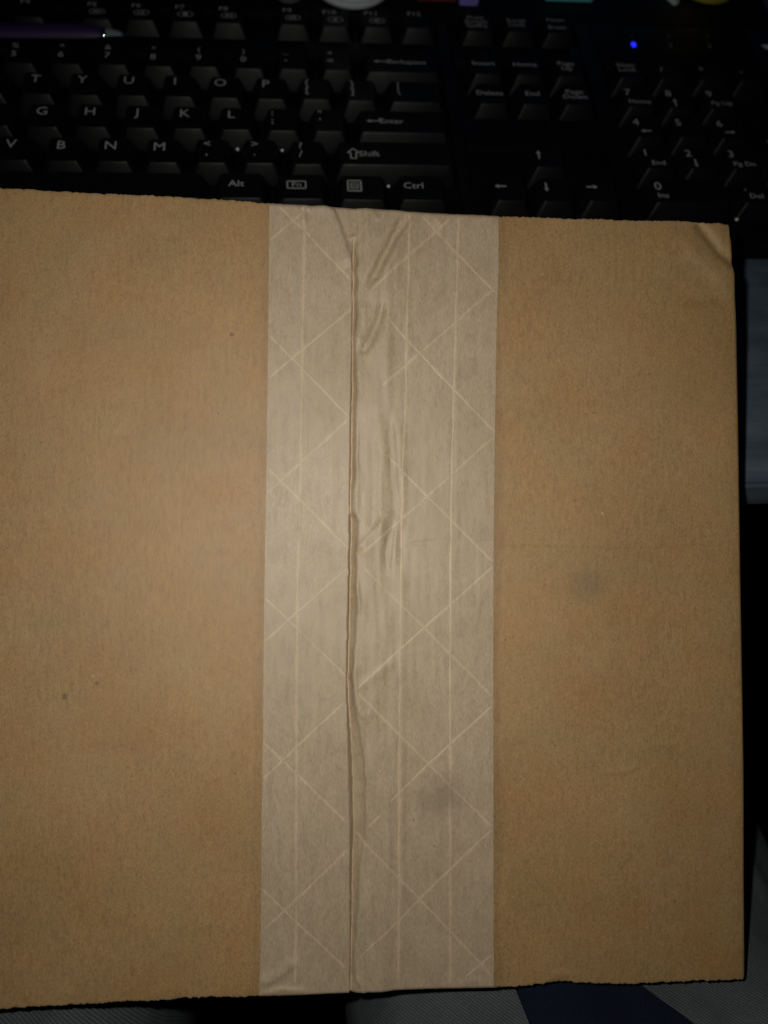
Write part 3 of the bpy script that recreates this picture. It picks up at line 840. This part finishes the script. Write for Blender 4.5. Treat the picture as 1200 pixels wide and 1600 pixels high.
# navy cloth lying over the thigh
def drape(px, py):
    d = Vector((px - 600) / 1200 * RIGHT + (800 - py) / 1200 * UP - BACK)
    h, *_ = bvh.ray_cast(Vector(CAM), d.normalized())
    return h
lo_, hi_ = [], []
rows = np.linspace(1490, 1680, 26)
for y in rows:
    xa = 783 + (y - 1490) * .40; xb = 930 + (y - 1490) * 1.39
    for s in np.linspace(0, 1, 24):
        p = drape(xa + s * (xb - xa), y) or Vector((.08, -.36, -.07))
        lo_.append((p.x, p.y, p.z + .0002)); hi_.append((p.x, p.y, p.z + .0022 + .0006 * math.sin(s * 9 + y * .02)))
nx_, ny_ = 24, 26
V = lo_ + hi_; K = nx_ * ny_
f = grid_faces(ny_, nx_)
F = [tuple(q) for q in f] + [tuple(K + i for i in reversed(q)) for q in f]
bd = [i for i in range(nx_)] + [r * nx_ + nx_ - 1 for r in range(1, ny_)] + [(ny_ - 1) * nx_ + i for i in range(nx_ - 2, -1, -1)] + [r * nx_ for r in range(ny_ - 2, 0, -1)]
for a, b_ in zip(bd, bd[1:] + bd[:1]): F.append((a, b_, K + b_, K + a))
me = mesh_np("cloth", V, F)
bm = bmesh.new(); bm.from_mesh(me); bmesh.ops.recalc_face_normals(bm, faces=bm.faces); bm.to_mesh(me); bm.free()
cl = link("cloth", me, MAT_NAVY, None, 50)
tag(cl, "navy blue cloth on the grey trousers at the bottom edge", "cloth")

# ------------------------------------------------------------------ pen lying between the function and number rows
def at_z(px, py, z):
    d = (px - 600) / 1200 * RIGHT + (800 - py) / 1200 * UP - BACK
    return Vector(CAM + d * ((z - CAM[2]) / d[2]))
pen = empty("pen", at_z(160, 56, .021))
tag(pen, "dark violet pen with a clear shiny tip lying above the number keys", "pen")
MAT_PEN = simple("violet_plastic", (.020, .0075, .052), .55, .3)
MAT_TIP = simple("clear_smoked_tip", (.35, .45, .5), .06, .8, 0.0, Transmission_Weight=.6)
MAT_CHROME = simple("chrome", (.75, .78, .82), .12, .5, 1.0)
p0 = at_z(160, 56, .021); p1 = at_z(-60, 54, .021); ax = (p0 - p1).normalized()
rotm = ax.to_track_quat('Z', 'Y').to_matrix().to_4x4()
def pen_part(name, prof, mat, seg=24):
    bm = bmesh.new(); rg = lathe(bm, prof, seg, rotm); bm.faces.new(list(reversed(rg[0]))); bm.faces.new(rg[-1])
    bmesh.ops.recalc_face_normals(bm, faces=bm.faces)
    return link(name, bm_mesh(name, bm), mat, pen, 40)
pen_part("barrel", [(.0040, -.120), (.0047, -.118), (.0047, -.008), (.0042, -.002), (.0036, 0)], MAT_PEN)
pen_part("ring", [(.0034, .0002), (.0036, .0006), (.0036, .0016), (.0033, .0020)], MAT_CHROME)
pen_part("tip", [(.0033, .0022), (.0028, .0050), (.0017, .0082), (.0014, .0086)], MAT_TIP)
pen_part("point", [(.0013, .0088), (.0010, .0100), (.0004, .0112), (.0002, .0114)], MAT_CHROME)

# ------------------------------------------------------------------ things standing behind the keyboard, cut by the top of the frame
def deck_z(y): return KB0[2] + y * math.tan(PITCH) + (DECK + .0040) / math.cos(PITCH) + .0002
def deck_pt(px, py):
    p = at_z(px, py, .0243)
    return at_z(px, py, deck_z(p.y))
def stand(o, label, cat, back):
    """set a thing down on the rear deck of the keyboard, its front foot at p"""
    o.rotation_euler.x = PITCH
    return tag(o, label, cat)
def upright(name, prof, px, py, back, mat, label, cat, seg=40):
    bm = bmesh.new(); lathe(bm, prof, seg)
    bmesh.ops.recalc_face_normals(bm, faces=bm.faces)
    o = link(name, bm_mesh(name, bm), mat, None, 40)
    p = deck_pt(px, py); o.location = (p.x, p.y + back, deck_z(p.y + back))
    return stand(o, label, cat, back)
def slab(name, w, d, h, bev, px, py, mat, label, cat, rz=0.0):
    bm = bmesh.new(); add_box(bm, -w / 2, w / 2, 0, d, 0, h, bev)
    o = link(name, bm_mesh(name, bm), mat, None, 40); o.location = deck_pt(px, py)
    o.rotation_euler.z = rz
    return stand(o, label, cat, 0)
MAT_GLASS = simple("clear_ribbed_glass", (.85, .92, .93), .10, .7, 0.0, Transmission_Weight=.45, IOR=1.45)
prof = [(.0001, .0006), (.0150, .0006), (.0172, .0002), (.0186, .0014)]
for k in range(10): prof += [(.0190 + .00005 * k, .003 + .002 * k), (.0186 + .00005 * k, .004 + .002 * k)]
prof += [(.0208, .060), (.0206, .0605), (.0200, .060), (.0176, .012), (.0170, .009), (.0001, .008)]
upright("glass_tumbler", prof, 552, 20, .0190, MAT_GLASS, "clear glass tumbler behind the function keys", "glass", 48)
upright("cap", [(.0001, 0.0), (.0058, 0.0), (.0064, .0006), (.0064, .009), (.0058, .0098), (.0001, .0100)], 452, 8, .0066, simple("grey_plastic", (.075, .075, .080), .4), "small grey round cap beside the clear glass", "cap")
slab("eraser", .0095, .020, .010, .0015, 732, 11, simple("lilac_rubber", (.20, .16, .52), .5), "small lilac block behind the print screen key", "eraser")
slab("matchbox", .0190, .030, .005, .0010, 682, 4, simple("dark_red_card", (.10, .012, .014), .6), "dark red flat box left of the lilac block", "box")
slab("note_pad", .0240, .030, .008, .0012, 888, 4, simple("teal_paper", (.10, .42, .44), .6), "teal block behind the pause key", "note pad")
slab("plastic_strip", .0030, .030, .002, .0006, 1056, 9, simple("white_plastic", (.42, .50, .54), .4), "short white strip left of the yellow tub", "strip", .45)
upright("tub", [(.0001, 0.0), (.0135, 0.0), (.0150, .0010), (.0158, .006), (.0164, .030), (.0158, .0305), (.0001, .0300)], 1112, 10, .0154, simple("yellow_green_plastic", (.30, .26, .045), .45), "yellow-green round tub at the top right", "tub")
# crumbs, and pale beads standing in for glints between the keys
for i, (px, py, z, r) in enumerate(((1050, 341, .014, .0007), (1151, 343, .014, .0009), (607, 291, .021, .0006), (371, 233, .020, .0007), (441, 235, .020, .0006))):
    bm = bmesh.new(); bmesh.ops.create_icosphere(bm, subdivisions=2, radius=r)
    for w in bm.verts: w.co *= random.uniform(.75, 1.2)
    o = link("crumb", bm_mesh("crumb", bm), simple("pale_crumb", (.62, .60, .55), .35) if i == 0 else bpy.data.materials["pale_crumb"], None, 180)
    o.location = at_z(px, py, z)
    tag(o, ("pale crumb in front of the zero key", "pale crumb at the front right corner of the number pad", "pale speck between the menu and control keys", "pale speck between the comma and full stop keys", "pale speck between the full stop and slash keys")[i], "crumb", "crumbs on the keyboard")
